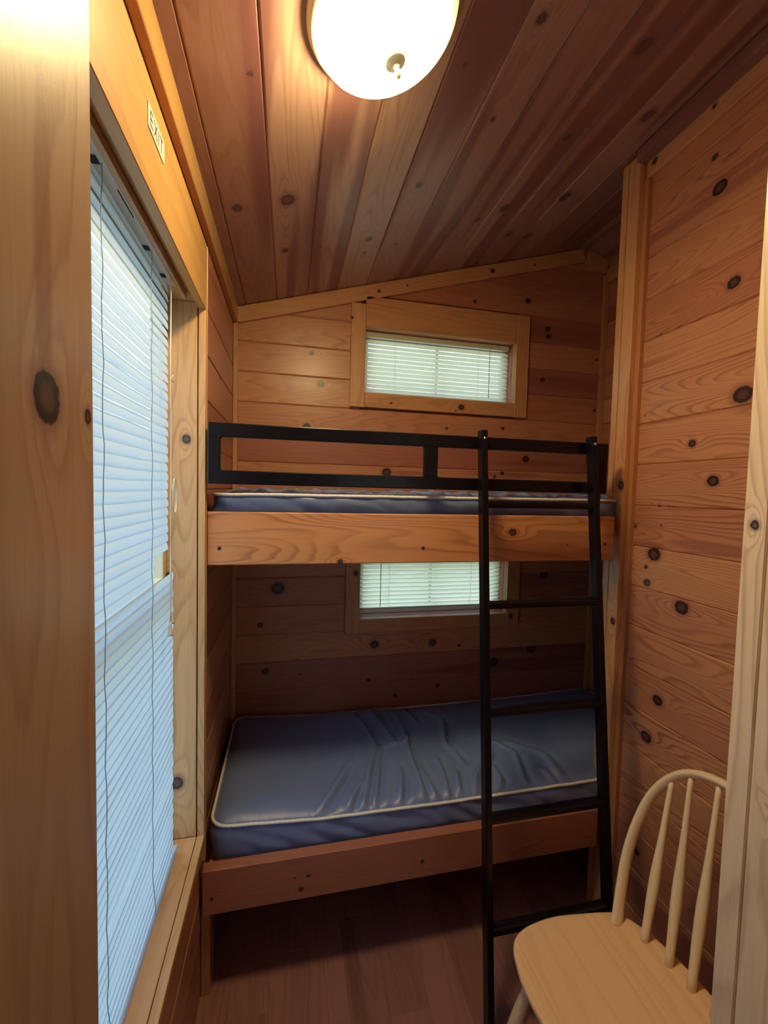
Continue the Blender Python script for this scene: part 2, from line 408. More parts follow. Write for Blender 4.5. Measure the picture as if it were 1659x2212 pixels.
# ---------- left wall x = -.265 with the window recess
XL = -.265
WY0, WY1, WZ0, WZ1 = .54, 1.358, .58, 2.215
rng = np.random.RandomState(12)
L0 = 2.249; PL = .1445
rows = []; z = L0-16*PL
while z < 2.5: rows.append((z, z+PL)); z += PL
lk = [(1.75,2.10,.012),(1.86,1.87,.007),(1.7,1.92,.006),(1.62,2.30,.006)] + rand_knots(.4, 2.1, 0, .55, PL, 8, rng)
def spansL(a, b):
    if b <= .585: return [(.30, 2.16)]
    if a < .585 or a < 2.21: return [(.30, .54), (1.372, 2.16)]
    return [(.30, 2.16)]
mb = MB()
planks(mb, (XL,0,0), (0,1,0), (0,0,1), (1,0,0), rows, spansL, lk, .010, rng, tones={15: .35, 14: .4, 16: .4, 13: .3})
x0, x1 = XL-.12, XL-.02
for a, b in (((.20, -.05), (2.26, .575)), ((.20, 2.235), (2.26, 2.62)), ((.20, .575), (.54, 2.235)), ((1.378, .575), (2.26, 2.235))):
    mb.box((x0, a[0], a[1]), (x1, b[0], b[1]), 'y')
mb.build('wall_left', M['back'], kind='structure')

# ---------- ceiling: long slope left of the ridge, short slope to the right
RX = 1.580
ca = 1/math.sqrt(1+SL*SL); sa = SL*ca
rng = np.random.RandomState(15)
ck = [(-.017,1.428,.024),(-.028,1.718,.014),(.295,1.725,.014),(.294,1.824,.008),(.411,1.434,.012),(.865,1.29,.013),(.106,1.725,.007),(.056,1.754,.005),
      (-.077,1.45,.006),(.086,1.459,.005),(.537,.916,.013),(.555,1.186,.009),(.832,1.641,.020),(.743,1.698,.012),(.42,1.791,.008),(.876,.995,.022),(1.114,1.23,.022),
      (1.086,1.618,.024),(.966,1.851,.018),(1.088,1.899,.018),(.92,2.1,.014),(-.17,1.438,.016),(-.094,1.004,.008),(.398,1.014,.008)]
c0 = -.352 # first groove (x) is -.2105
def sx(x): return (x+.25)/ca      # distance along the slope from x=-.25
ckk = [(y, sx(x), r*.8) for x, y, r in ck]
ckk += [(a, b, c) for a, b, c in rand_knots(.5, 1.0, 0, 2.0, 1, 8, rng)]
g = [-.3515+.1415*i for i in range(15)]
rowsC = [(sx(a), sx(min(b, RX))) for a, b in zip(g[:-1], g[1:]) if a < RX-.02]
tonesC = {0: .1, 1: .3, 2: .8, 3: .9, 4: .95, 5: .5, 6: .55, 7: .35, 8: .6, 9: .2, 10: .5, 11: .1, 12: .3}
mb = MB()
Uo = np.array((-.25, 0, 2.52)); Uv = (ca, 0, sa); Nn = (sa, 0, -ca)
planks(mb, Uo, (0,1,0), Uv, Nn, rowsC, lambda a, b: [(.45, 2.15)], ckk, .009, rng, tones=tonesC)
rng = np.random.RandomState(16)
planks(mb, Uo, (0,1,0), Uv, Nn, rowsC, lambda a, b: [(-2.6, .445)], [], .06, rng)
# right slope
zr = ceil_z(RX)
Ur = np.array((RX, 0, zr)); Urv = (ca, 0, -sa); Nr = (-sa, 0, -ca)
rk2 = rand_knots(1.4, 2.15, 0, .3, 1, 14, rng)
planks(mb, Ur, (0,1,0), Urv, Nr, [(0, .147), (.147, .294)], lambda a, b: [(-2.6, 2.15)], rk2, .015, rng, tones={0: .05, 1: .0})
mb.prism([(-.50, ceil_z(-.50)+.022), (RX, ceil_z(RX)+.022), (3.0, zr-SL*(3.0-RX)+.022), (3.0, zr-SL*(3.0-RX)+.10), (RX, ceil_z(RX)+.12), (-.50, ceil_z(-.50)+.12)], 'y', -2.7, 2.35)
mb.prism([(1.85, zr-SL*(1.85-RX)-.002), (3.0, zr-SL*(3.0-RX)-.002), (3.0, zr-SL*(3.0-RX)+.03), (1.85, zr-SL*(1.85-RX)+.03)], 'y', -2.7, .4)
mb.build('ceiling', M['ceil'], kind='structure')

# ---------- floor: planks along y
rng = np.random.RandomState(21)
mb = MB(); rows = [(-.30+.128*i, -.30+.128*(i+1)) for i in range(26)]
def fsp(a, b):
    o = rng.uniform(-.6, .6)
    e = [-2.65, -1.4+o, .1+o, 1.25+o*.8, 2.18]
    return list(zip(e[:-1], e[1:]))
planks(mb, (0,0,0), (0,1,0), (1,0,0), (0,0,1), rows, fsp, [], .06, rng, chg=.0012, depg=.0010, T=.012)
mb.box((-.45, -2.7, -.06), (3.1, 2.3, -.012), 'y')
mb.build('floor', M['floor'], kind='structure')

# ---------- doorway partition where the camera stands, and the room behind it
mb = MB()
mb.box((XL-.10, .34, 0), (-.222, .504, 2.50), 'z', tone=.5)
mb.build('wall_partition_left', M['wall'], kind='structure')
mb = MB()
mb.box((.70, .36, 0), (1.90, .45, 2.72), 'x', tone=.5)
mb.box((1.371, .45, 0), (1.47, 1.30, 2.85), 'y', tone=.5)
mb.build('wall_partition_right', M['wall'], kind='structure')
jk = [(.417,1.754,.017),(.491,1.75,.006)]
mb = MB()
mb.board((-.2,0,0), (0,0,1), (0,1,0), (1,0,0), 2.53, .204, .022, 0, .30, [(b, a, c) for a, b, c in jk]+[(1.87,.414,.011,13)], .004, .002, .002, seed=3.3, tone=.6)
mb.build('trim_1', M['jamb'], kind='structure')
mb = MB()
mb.board((.66,0,0), (0,0,1), (0,1,0), (-1,0,0), 2.77, .0335, .04, 0, .470, [(1.646,.487,.0055)], .005, .002, .002, seed=8.1, tone=.9)
mb.board((.66,0,0), (0,0,1), (0,1,0), (-1,0,0), 2.77, .17, .04, 0, .2985, [(1.25,.44,.005)], .02, .002, .002, seed=14.6, tone=.8)
mb.build('trim_2', M['jambr'], kind='structure')
# room behind the camera (closes the space; one window lets daylight in)
mb = MB()
mb.box((XL-.10, -2.7, 0), (XL, .34, 2.50), 'y')
mb.build('wall_left_rear_room', M['wall'], kind='structure')
mb = MB()
mb.box((2.6, -2.7, 0), (2.7, .36, 2.74), 'y'); mb.box((1.90, .30, 0), (2.7, .45, 2.9), 'x')
mb.build('wall_right_rear_room', M['wall'], kind='structure')
mb = MB()
for a, b in (((-.40, 0), (.6, 3.1)), ((1.5, 0), (2.7, 3.1)), ((.6, 0), (1.5, 1.0)), ((.6, 2.0), (1.5, 3.1))):
    mb.box((a[0], -2.7, a[1]), (b[0], -2.6, b[1]), 'x')
mb.build('wall_rear', M['wall'], kind='structure')

# ------------------------------------------------------------------ trims
def trim(n, boards, mat=None, bevel=.0015):
    mb = MB()
    for b in boards: b(mb)
    return mb.build('trim_%d' % n, mat or M['trim'], kind='structure', bevel=bevel)
# post at the partition end (two members with a shadow line), floor to ceiling
def p1(mb): mb.board((1.24,0,0), (0,0,1), (0,1,0), (-1,0,0), 2.94, .052, .041, 0, 1.392, [(1.725,1.405,.013),(1.195,1.41,.010)], .006, .0015, .0015, seed=2.2, tone=.9)
def p2(mb): mb.box((1.24, 1.446, 0), (1.281, 1.476, 2.94), 'z', 4.4, .8)
trim(3, [p1, p2], M['trim'], 0)
mb = MB(); mb.box((1.262, 1.372, 0), (1.281, 1.3915, 2.845), 'z', 7.7, .0); mb.build('trim_4', M['trim'], kind='structure', bevel=.001)
# horizontal frieze and crown strip on the near right wall
mb = MB(); mb.board((1.262,0,0), (0,1,0), (0,0,1), (-1,0,0), .93, .085, .018, .455, 2.845, [(1.35,2.885,.009),(1.13,2.89,.006)], .008, .002, .002, seed=5, tone=.75); mb.build('trim_5', M['trim'], kind='structure')
mb = MB(); mb.prism([(1.222, ceil_z(1.222)-.003), (1.222, ceil_z(1.222)-.042), (1.262, ceil_z(1.222)-.042), (1.279, ceil_z(1.222)-.03), (1.279, ceil_z(1.279)-.003)], 'y', .455, 1.391, tone=.5); mb.build('trim_6', M['ceil'], kind='structure', bevel=.001)
# crown strip along the left wall (and over the window header)
mb = MB(); mb.board((-.244,0,0), (0,1,0), (0,0,1), (1,0,0), 1.64, .079, .020, .505, 2.445, [(.93,2.49,.006)], .02, .002, .002, seed=31, tone=.9); mb.build('trim_7', M['header'], kind='structure')
# rake trims at the top of the back wall
def rake(mb, xa, xb, za, zb, w, kn, seed, tone):
    L = math.hypot(xb-xa, zb-za); U = ((xb-xa)/L, 0, (zb-za)/L); V = (-U[2], 0, U[0])
    mb.board((xa, 2.13, za), U, V, (0,-1,0), L, w, .019, 0, 0, kn, .006, .002, .002, seed, tone)
mb = MB(); rake(mb, -.243, RX, 2.447, ceil_z(RX)-.076, .070, [(.70,.03,.006),(.85,.035,.004),(1.33,.035,.009),(1.58,.03,.005)], 17, .8); mb.build('trim_8', M['trim'], kind='structure')
mb = MB(); rake(mb, RX+.001, XN-.02, ceil_z(RX)-.076, ceil_z(RX)-.076-SL*(XN-.02-RX), .070, [], 19, .5); mb.build('trim_9', M['trim'], kind='structure')
# corner strips
mb = MB(); mb.box((-.264, 2.129, 0), (-.244, 2.149, 2.445), 'z', 3, .7); mb.build('trim_10', M['trim'], kind='structure', bevel=.0015)
mb = MB(); mb.box((XN-.026, 2.127, 0), (XN-.001, 2.149, 2.915), 'z', 6, .4); mb.build('trim_11', M['trim'], kind='structure', bevel=.0015)
mb = MB(); mb.box((XN-.022, 1.42, 2.865), (XN-.001, 2.127, 2.94), 'y', 6, .4); mb.build('trim_12', M['trim'], kind='structure', bevel=.0015)

# ------------------------------------------------------------------ windows
def frame_rect(mb, axis, d0, d1, a0, a1, b0, b1, w):
    """rectangular frame in plane normal to axis ('x' or 'y'); a = other horizontal, b = z"""
    def bx(p, q, r, t):
        if axis == 'y': mb.box((p, d0, r), (q, d1, t), 'x')
        else: mb.box((d0, p, r), (d1, q, t), 'y')
    bx(a0, a1, b0, b0+w); bx(a0, a1, b1-w, b1); bx(a0, a0+w, b0+w, b1-w); bx(a1-w, a1, b0+w, b1-w)
# back windows
def back_window(n, W, cas_top, header):
    x0, x1, z0, z1 = W
    w = thing('window_%d' % n, ((x0+x1)/2, YB, z0-.07), None, None, kind='structure')
    # wooden jamb lining
    mb = MB()
    for a, b in (((x0-.001, z0-.02), (x1+.001, z0-.001)), ((x0-.001, z1+.001), (x1+.001, z1+.02))):
        mb.box((a[0]-.018, YB-.002, a[1]), (b[0]+.018, YB+.109, b[1]), 'x', tone=.8)
    mb.box((x0-.019, YB-.002, z0-.001), (x0-.001, YB+.109, z1+.001), 'z', tone=.8)
    mb.box((x1+.001, YB-.002, z0-.001), (x1+.019, YB+.109, z1+.001), 'z', tone=.8)
    mb.build('window_jamb', M['cas'], w)
    mb = MB(); frame_rect(mb, 'y', YB+.075, YB+.108, x0, x1, z0, z1, .028)
    mb.box(((x0+x1)/2-.005, YB+.08, z0+.028), ((x0+x1)/2+.005, YB+.103, z1-.028), 'z')
    mb.build('window_frame', M['cream'], w, bevel=.002)
    mb = MB(); mb.box((x0+.02, YB+.09, z0+.02), (x1-.02, YB+.094, z1-.02), 'x'); mb.build('window_pane', M['glass'], w)
    f = YB-.021
    k = [(.877,2.128,.012),(.847,2.108,.004),(.497,2.124,.005),(.29,2.526,.006),(.335,1.259,.010),(1.21,1.002,.010)]
    def cb(O, L, Wd, kn, u0, v0, ax, seed, tone, T=.02):
        m_ = MB()
        if ax == 'x': m_.board((0,O,0), (1,0,0), (0,0,1), (0,-1,0), L, Wd, T, u0, v0, kn, .006, .002, .002, seed, tone)
        else: m_.board((0,O,0), (0,0,1), (1,0,0), (0,-1,0), L, Wd, T, u0, v0, [(b, a, c) for a, b, c in kn], .006, .002, .002, seed, tone)
        m_.build('window_casing', M['trim'], w)
    cb(f, cas_top[0]-(z0-.075), .073, k, z0-.075, x0-.074, 'z', n*3.1, .85)
    cb(f, cas_top[1]-(z0-.075), .074, k, z0-.075, x1+.002, 'z', n*3.1+9, .7)
    cb(f+.001, x1-x0+.001, .072, k, x0, z0-.073, 'x', n*3.1+4, .8, .019)
    cb(f+.001, x1-x0+.001, header, k, x0, z1, 'x', n*3.1+6, .62, .019)
    return w
back_window(2, WU, (2.60, 2.637), .148)
back_window(3, WL, (1.415, 1.415), .075)

# left window
wl = thing('window_1', (XL, (WY0+WY1)/2, WZ0), None, None, kind='structure')
jk = [(1.818,-.297,.010),(.777,-.322,.015),(1.413,-.346,.008)]
mb = MB(); mb.board((0,WY1,0), (0,0,1), (1,0,0), (0,-1,0), 1.615, .118, .018, .60, -.386, jk, .0045, .001, .001, seed=23.5, tone=.75)
mb.build('side_jamb', M['cas'], wl)
mb = MB(); mb.box((-.386, .54, .60), (-.268, .558, 2.215), 'z'); mb.build('side_jamb', M['cas'], wl)
mb = MB(); mb.box((-.386, .558, 2.215), (-.268, WY1, 2.233), 'y', tone=.5); mb.build('head_jamb', M['cas'], wl)
mb = MB(); mb.box((-.296, .56, 2.196), (-.284, 1.30, 2.214), 'y', tone=.1); mb.build('stop_strip', M['cas'], wl, bevel=.001)
# header board over the window
mb = MB(); mb.board((-.245,0,0), (0,1,0), (0,0,1), (1,0,0), .870, .188, .0205, .505, 2.196, [(.765,2.302,.003),(.99,2.315,.004)], .012, .0015, .0015, seed=41.3, tone=.85)
mb.build('header_board', M['header'], wl)
mb = MB(); mb.box((-.2645, WY1+.0005, .578), (-.245, 1.3755, 2.1955), 'z', 11.5, .95); mb.build('window_casing', M['cas'], wl, bevel=.001)
mb = MB(); mb.box((-.2645, 1.376, .50), (-.2435, 1.386, 2.384), 'z', 12.5, 1.0); mb.build('casing_strip', M['header'], wl, bevel=.001)
mb = MB(); mb.box((-.332, .558, .581), (-.2665, 1.357, .600), 'y', 15, .8); mb.build('window_sill', M['cas'], wl, bevel=.001)
mb = MB(); mb.box((-.265, .505, .578), (-.244, 1.3755, .5985), 'y', 16, .8); mb.build('sill_nosing', M['cas'], wl, bevel=.0015)
mb = MB(); mb.box((-.264, .505, .505), (-.2545, 1.3755, .5775), 'y', 17, .3); mb.build('apron', M['trim'], wl, bevel=.001)
mb = MB(); frame_rect(mb, 'x', -.386, -.352, .56, 1.356, .602, 2.21, .03)
mb.box((-.380, .59, 1.38), (-.352, 1.326, 1.415), 'y')
mb.build('window_frame', M['cream'], wl, bevel=.002)
mb = MB(); mb.box((-.352, .56, .601), (-.3325, 1.357, .614), 'y'); mb.build('inner_ledge', M['cream'], wl, bevel=.002)
mb = MB(); mb.box((-.372, .58, .62), (-.368, 1.34, 2.19), 'y'); mb.build('window_pane', M['glass'], wl)

# ------------------------------------------------------------------ blinds
def slat(mb, cen, along, out, L, theta, chord=.025, camber=.0022, bow=0.0, jit=0.0):
    """one curved slat; 'out' points outdoors; room-side edge low when theta>0"""
    A = Vector(along); Ov = Vector(out); Z = Vector((0,0,1)); Cn = Vector(cen)
    n = 10; V = []; F = []; U = []
    ct, st = math.cos(theta), math.sin(theta)
    for i in range(n+1):
        u = (i/n-.5)*L
        for j in range(5):
            c = (j/4-.5)*chord; h = camber*(1-(2*j/4-1)**2)
            p = Cn + A*u + Ov*(c*ct-h*st) + Z*(c*st+h*ct + bow*math.sin(PI*i/n) + jit*mnoise.noise(Vector((u*9, Cn.z*70, j*.2))))
            V.append(tuple(p))
    for i in range(n):
        for j in range(4):
            a = i*5+j; F.append((a, a+5, a+6, a+1)); U.append([(0,0)]*4)
    mb.add(V, F, U)
def blind_back(n, W, label, wand_left):
    x0, x1, z0, z1 = W; y = YB+.05
    t = thing('window_blind', ((x0+x1)/2, y, z0), label, 'blind', 'mini blinds in the back wall windows')
    xa, xb = x0+.006, x1-.012
    mb = MB(); mb.box((xa, y-.013, z1-.026), (xb, y+.013, z1-.001), 'x'); mb.build('headrail', M['cream'], t, bevel=.002)
    zb = z0 + (.030 if wand_left else .006)
    mb = MB(); mb.box((xa, y-.012, zb), (xb, y+.012, zb+.010), 'x'); mb.build('bottom_rail', M['white'], t, bevel=.003)
    mb = MB(); z = zb+.022; k = 0
    while z < z1-.03:
        slat(mb, ((xa+xb)/2+.001*math.sin(k*2.3), y, z), (1,0,0), (0,1,0), xb-xa, math.radians((117 if wand_left else 66)+2.5*math.sin(k*1.7)), bow=-.0006, jit=.0012); z += .0222; k += 1
    mb.build('slats', M['slatb'], t, smooth=True)
    for sx_ in (.165, .63):
        mb = MB(); 
        for dy in (-.0135, .0135): mb.tube([(x0+sx_, y+dy, zb+.008), (x0+sx_+.001, y+dy, z1-.02)], .0006, 6)
        mb.build('ladder_string', M['cream'], t)
    xw = x0+.117 if wand_left else x1-.128
    mb = MB(); mb.tube([(xw, y-.018, z1-.02), (xw, y-.019, z0+.03 if not wand_left else z0+.045)], .0018, 8); mb.build('tilt_wand', M['dark'] if wand_left else M['cordd'], t)
    return t
blind_back(2, WU, 'cream mini blind in the upper back window, above the top bunk', False)
blind_back(3, WL, 'cream mini blind in the lower back window, behind the bottom bunk', True)

bx_ = -.3200
lb = thing('window_blind', (bx_, .9, .62), 'tall bluish white mini blind with a broken slat in the left side window', 'blind')
mb = MB()
mb.box((bx_-.013, .565, 2.2025), (bx_+.023, 1.237, 2.2140), 'y'); mb.box((bx_-.013, .565, 2.1985), (bx_-.010, 1.237, 2.2025), 'y'); mb.box((bx_+.0205, .565, 2.1985), (bx_+.023, 1.237, 2.2025), 'y')
hr = mb.build('headrail', M['white'], lb, bevel=.001)
for yy in (.80, 1.06, 1.185):
    mb = MB(); mb.box((bx_-.004, yy-.010, 2.2015), (bx_+.012, yy+.010, 2.2024), 'y'); mb.build('cord_slot', M['dark'], hr)
mb = MB(); mb.box((bx_+.015, .87, 2.2015), (bx_+.017, .95, 2.2024), 'y'); mb.build('rail_slot', M['dark'], hr)
mb = MB(); k = 0; z = .640
while z < 2.195:
    low = z < 1.435
    ye = 1.272+.004*math.sin(k*3) if low else 1.243+.003*math.sin(k*2.1)
    if 1.435 <= z <= 1.515: ye = 1.128+.012*math.sin(k*5)
    if True:
        th = math.radians(91+2*math.sin(k)) if low else math.radians(79+2.5*math.sin(k*1.3))
        dz = -.0035 if z < .87 else 0
        slat(mb, (bx_+(.006 if low else 0), (.568+ye)/2, z+dz), (0,1,0), (-1,0,0), ye-.568, th, chord=.0268 if low else .025, bow=-.001, jit=.0016 if not low else .0010)
    z += .0232; k += 1
mb.build('slats', M['slat'], lb, smooth=True)
mb = MB(); mb.box((bx_-.008, .568, .616), (bx_+.014, 1.300, .630), 'y'); mb.build('bottom_rail', M['slat'], lb, bevel=.003)
for yy in (.803, 1.062):
    mb = MB(); pts = [(bx_+.0155+.0012*math.sin(i*1.1), yy+.0012*math.sin(i*2.3)+(.02*max(0, (.75-zz)/.12) if zz < .75 else 0), zz) for i, zz in enumerate(np.linspace(.63, 2.20, 60))]
    mb.tube(pts, .0009, 6); mb.build('ladder_string', M['cordd'], lb)
cy = 1.168; cx = -.292
cd = MB()
cd.tube([(cx, cy+.004*math.sin(i*.5), z_) for i, z_ in enumerate(np.linspace(2.198, 1.36, 26))], .0012, 6)
cd.tube([(cx+.002, cy-.008+.004*math.sin(i*.6+1), z_) for i, z_ in enumerate(np.linspace(2.198, 1.335, 26))], .0012, 6)
loop = [(cx+.004, cy+.018+.021*math.cos(a)+.004, 1.655+.044*math.sin(a)) for a in np.linspace(0, 2*PI, 24, endpoint=False)]
cd.tube(loop, .0016, 6, closed=True)
cd.tube([(cx+.005, cy+.012+.015*math.cos(a), 1.650+.036*math.sin(a)) for a in np.linspace(0, 2*PI, 24, endpoint=False)], .0012, 6, closed=True)
cd.tube([(cx+.002, cy-.006, 1.955), (cx+.004, cy+.012, 1.962), (cx+.003, cy-.010, 1.945), (cx+.004, cy+.010, 1.940)], .0014, 6)
lc = cd.build('lift_cord', M['cordw'], lb, smooth=True)
for (yy, zz) in ((cy+.004, 1.36), (cy-.010, 1.333)):
    mb = MB(); mb.lathe([(.0, .002), (.003, 0), (.0035, -.006), (.0065, -.028), (.0072, -.032), (.0, -.032)], (cx+.001, yy, zz), (0,0,1), 16); mb.build('tassel', M['cordw'], lc, smooth=True)

# ------------------------------------------------------------------ exit sign
sg = thing('exit_sign', (-.2445, .881, 2.300), 'small cream sign reading EXIT on the board above the left window', 'sign')
mb = MB(); mb.box((-.2449, .834, 2.297), (-.2431, .928, 2.337), 'y'); mb.build('sign_plate', M['sign'], sg, bevel=.0004)
mb = MB(); sxp = -.2431
def seg(y0, z0, y1, z1, w=.0029):
    dy, dz = y1-y0, z1-z0; L = math.hypot(dy, dz); py, pz = -dz/L*w/2, dy/L*w/2
    mb.prism([(y0+py, z0+pz), (y1+py, z1+pz), (y1-py, z1-pz), (y0-py, z0-pz)], 'x', sxp, sxp+.0006)
za, zb_ = 2.304, 2.330
seg(.845, za, .845, zb_); seg(.845, za+.0016, .859, za+.0016); seg(.845, zb_-.0016, .859, zb_-.0016); seg(.845, (za+zb_)/2, .857, (za+zb_)/2)
seg(.866, za, .882, zb_); seg(.866, zb_, .882, za)
seg(.891, za, .891, zb_)
seg(.899, zb_-.0016, .917, zb_-.0016); seg(.908, za, .908, zb_)
mb.build('lettering', M['ink'], sg)

# ------------------------------------------------------------------ ceiling light
cl = thing('ceiling_light', tuple(LO), 'lit round glass bowl flush light on the sloped plank ceiling', 'ceiling light')
R_ = .150
mb = MB(); mb.lathe([(0, .002), (R_+.008, .002), (R_+.008, .008), (R_+.006, .014), (R_+.004, .022), (R_-.004, .026), (R_-.012, .024), (0, .020)], LO, LN, 72)
mb.build('base_ring', M['cream'], cl, smooth=True)
pr = []
for i in range(25):
    a = i/24*PI/2
    pr.append((max(.0005, (R_-.004)*math.cos(a)**.85), .024+.072*math.sin(a)))
mb = MB(); mb.lathe(pr, LO, LN, 72); mb.build('glass_bowl', M['dome'], cl, smooth=True)
mb = MB(); mb.lathe([(.0005, .094), (.021, .094), (.023, .097), (.020, .101), (.008, .104), (.0045, .108), (.005, .112), (.0065, .118), (.006, .124), (.002, .129), (.0002, .130)], LO, LN, 32)
mb.build('finial', M['nickel'], cl, smooth=True)

# ------------------------------------------------------------------ bunk bed
bb = thing('bunk_bed', (.5, 1.75, 0), 'built-in pine two-tier bunk bed with a black guard rail, across the back nook', 'bunk bed')
uk = [(.778,1.545,.011),(.165,1.447,.007),(1.0,1.50,.003),(.17,1.56,.0001)]
mb = MB(); mb.board((0,1.378,0), (1,0,0), (0,0,1), (0,-1,0), 1.442, .165, .036, -.243, 1.440, uk, .006, .003, .003, seed=33.2, tone=.75); mb.build('front_board', M['board'], bb)
for px, pz in ((-.207,1.493),(.446,1.491),(1.160,1.502)):
    mb = MB(); mb.lathe([(.0001, .003), (.004, .0028), (.0055, .0015), (.0058, 0)], (px, 1.3785, pz), (0,-1,0), 14)
    mb.build('bolt_head', M['rubber'], bb)
lk_ = [(-.225,.366,.005),(.035,.39,.004),(.08,.39,.0055),(.055,.348,.007),(.478,.372,.006),(1.166,.381,.004)]
mb = MB(); mb.board((0,1.378,0), (1,0,0), (0,0,1), (0,-1,0), 1.446, .150, .036, -.254, .312, lk_, .007, .003, .003, seed=36.9, tone=.0); mb.build('front_board', M['board'], bb)
for zt in (.432, 1.548):
    mb = MB(); mb.box((-.243, 1.415, zt-.018), (XN-.003, 2.126, zt), 'x'); mb.build('platform', M['plyw'], bb)
    mb = MB(); mb.box((-.243, 2.09, zt-.105), (XN-.03, 2.127, zt-.019), 'x'); mb.build('wall_cleat', M['trim'], bb)
mb = MB(); mb.box((-.2635, 1.415, 0), (-.235, 1.48, .312), 'z', 5.5, .3); mb.build('leg', M['trim'], bb, bevel=.002)
# guard rail
mb = MB(); gy0, gy1 = 1.345, 1.370; gz0, gz1 = 1.690, 1.871; bw = .041
gx0, gx1 = -.236, 1.127
def rect_hole(x0, x1): return (x0, x1, gz0+bw, gz1-bw)
holes = [(gx0+.034, .433), (.478, 1.078)]
# outer bars
mb.box((gx0, gy0, gz1-bw), (gx1, gy1, gz1), 'x'); mb.box((gx0, gy0, gz0), (gx1, gy1, gz0+bw), 'x')
for a, b in ((gx0, gx0+.034), (.433, .478), (1.078, gx1)): mb.box((a, gy0+.0004, gz0+bw-.002), (b, gy1-.0004, gz1-bw+.002), 'z')
for a, b in holes:     # small weld fillets in the corners
    for cx_, sxn in ((a, 1), (b, -1)):
        for cz_, szn in ((gz0+bw, 1), (gz1-bw, -1)):
            mb.prism([(cx_-sxn*.002, cz_-szn*.002), (cx_+sxn*.007, cz_-szn*.002), (cx_-sxn*.002, cz_+szn*.007)], 'y', gy0+.002, gy1-.002)
gr = mb.build('guard_rail', M['black'], bb, bevel=.003, label='black metal guard rail')
for xx in (.645, 1.108):
    mb = MB(); mb.box((xx, 1.366, 1.606), (xx+.012, 1.3755, 1.70), 'z'); mb.build('bracket', M['black'], gr)

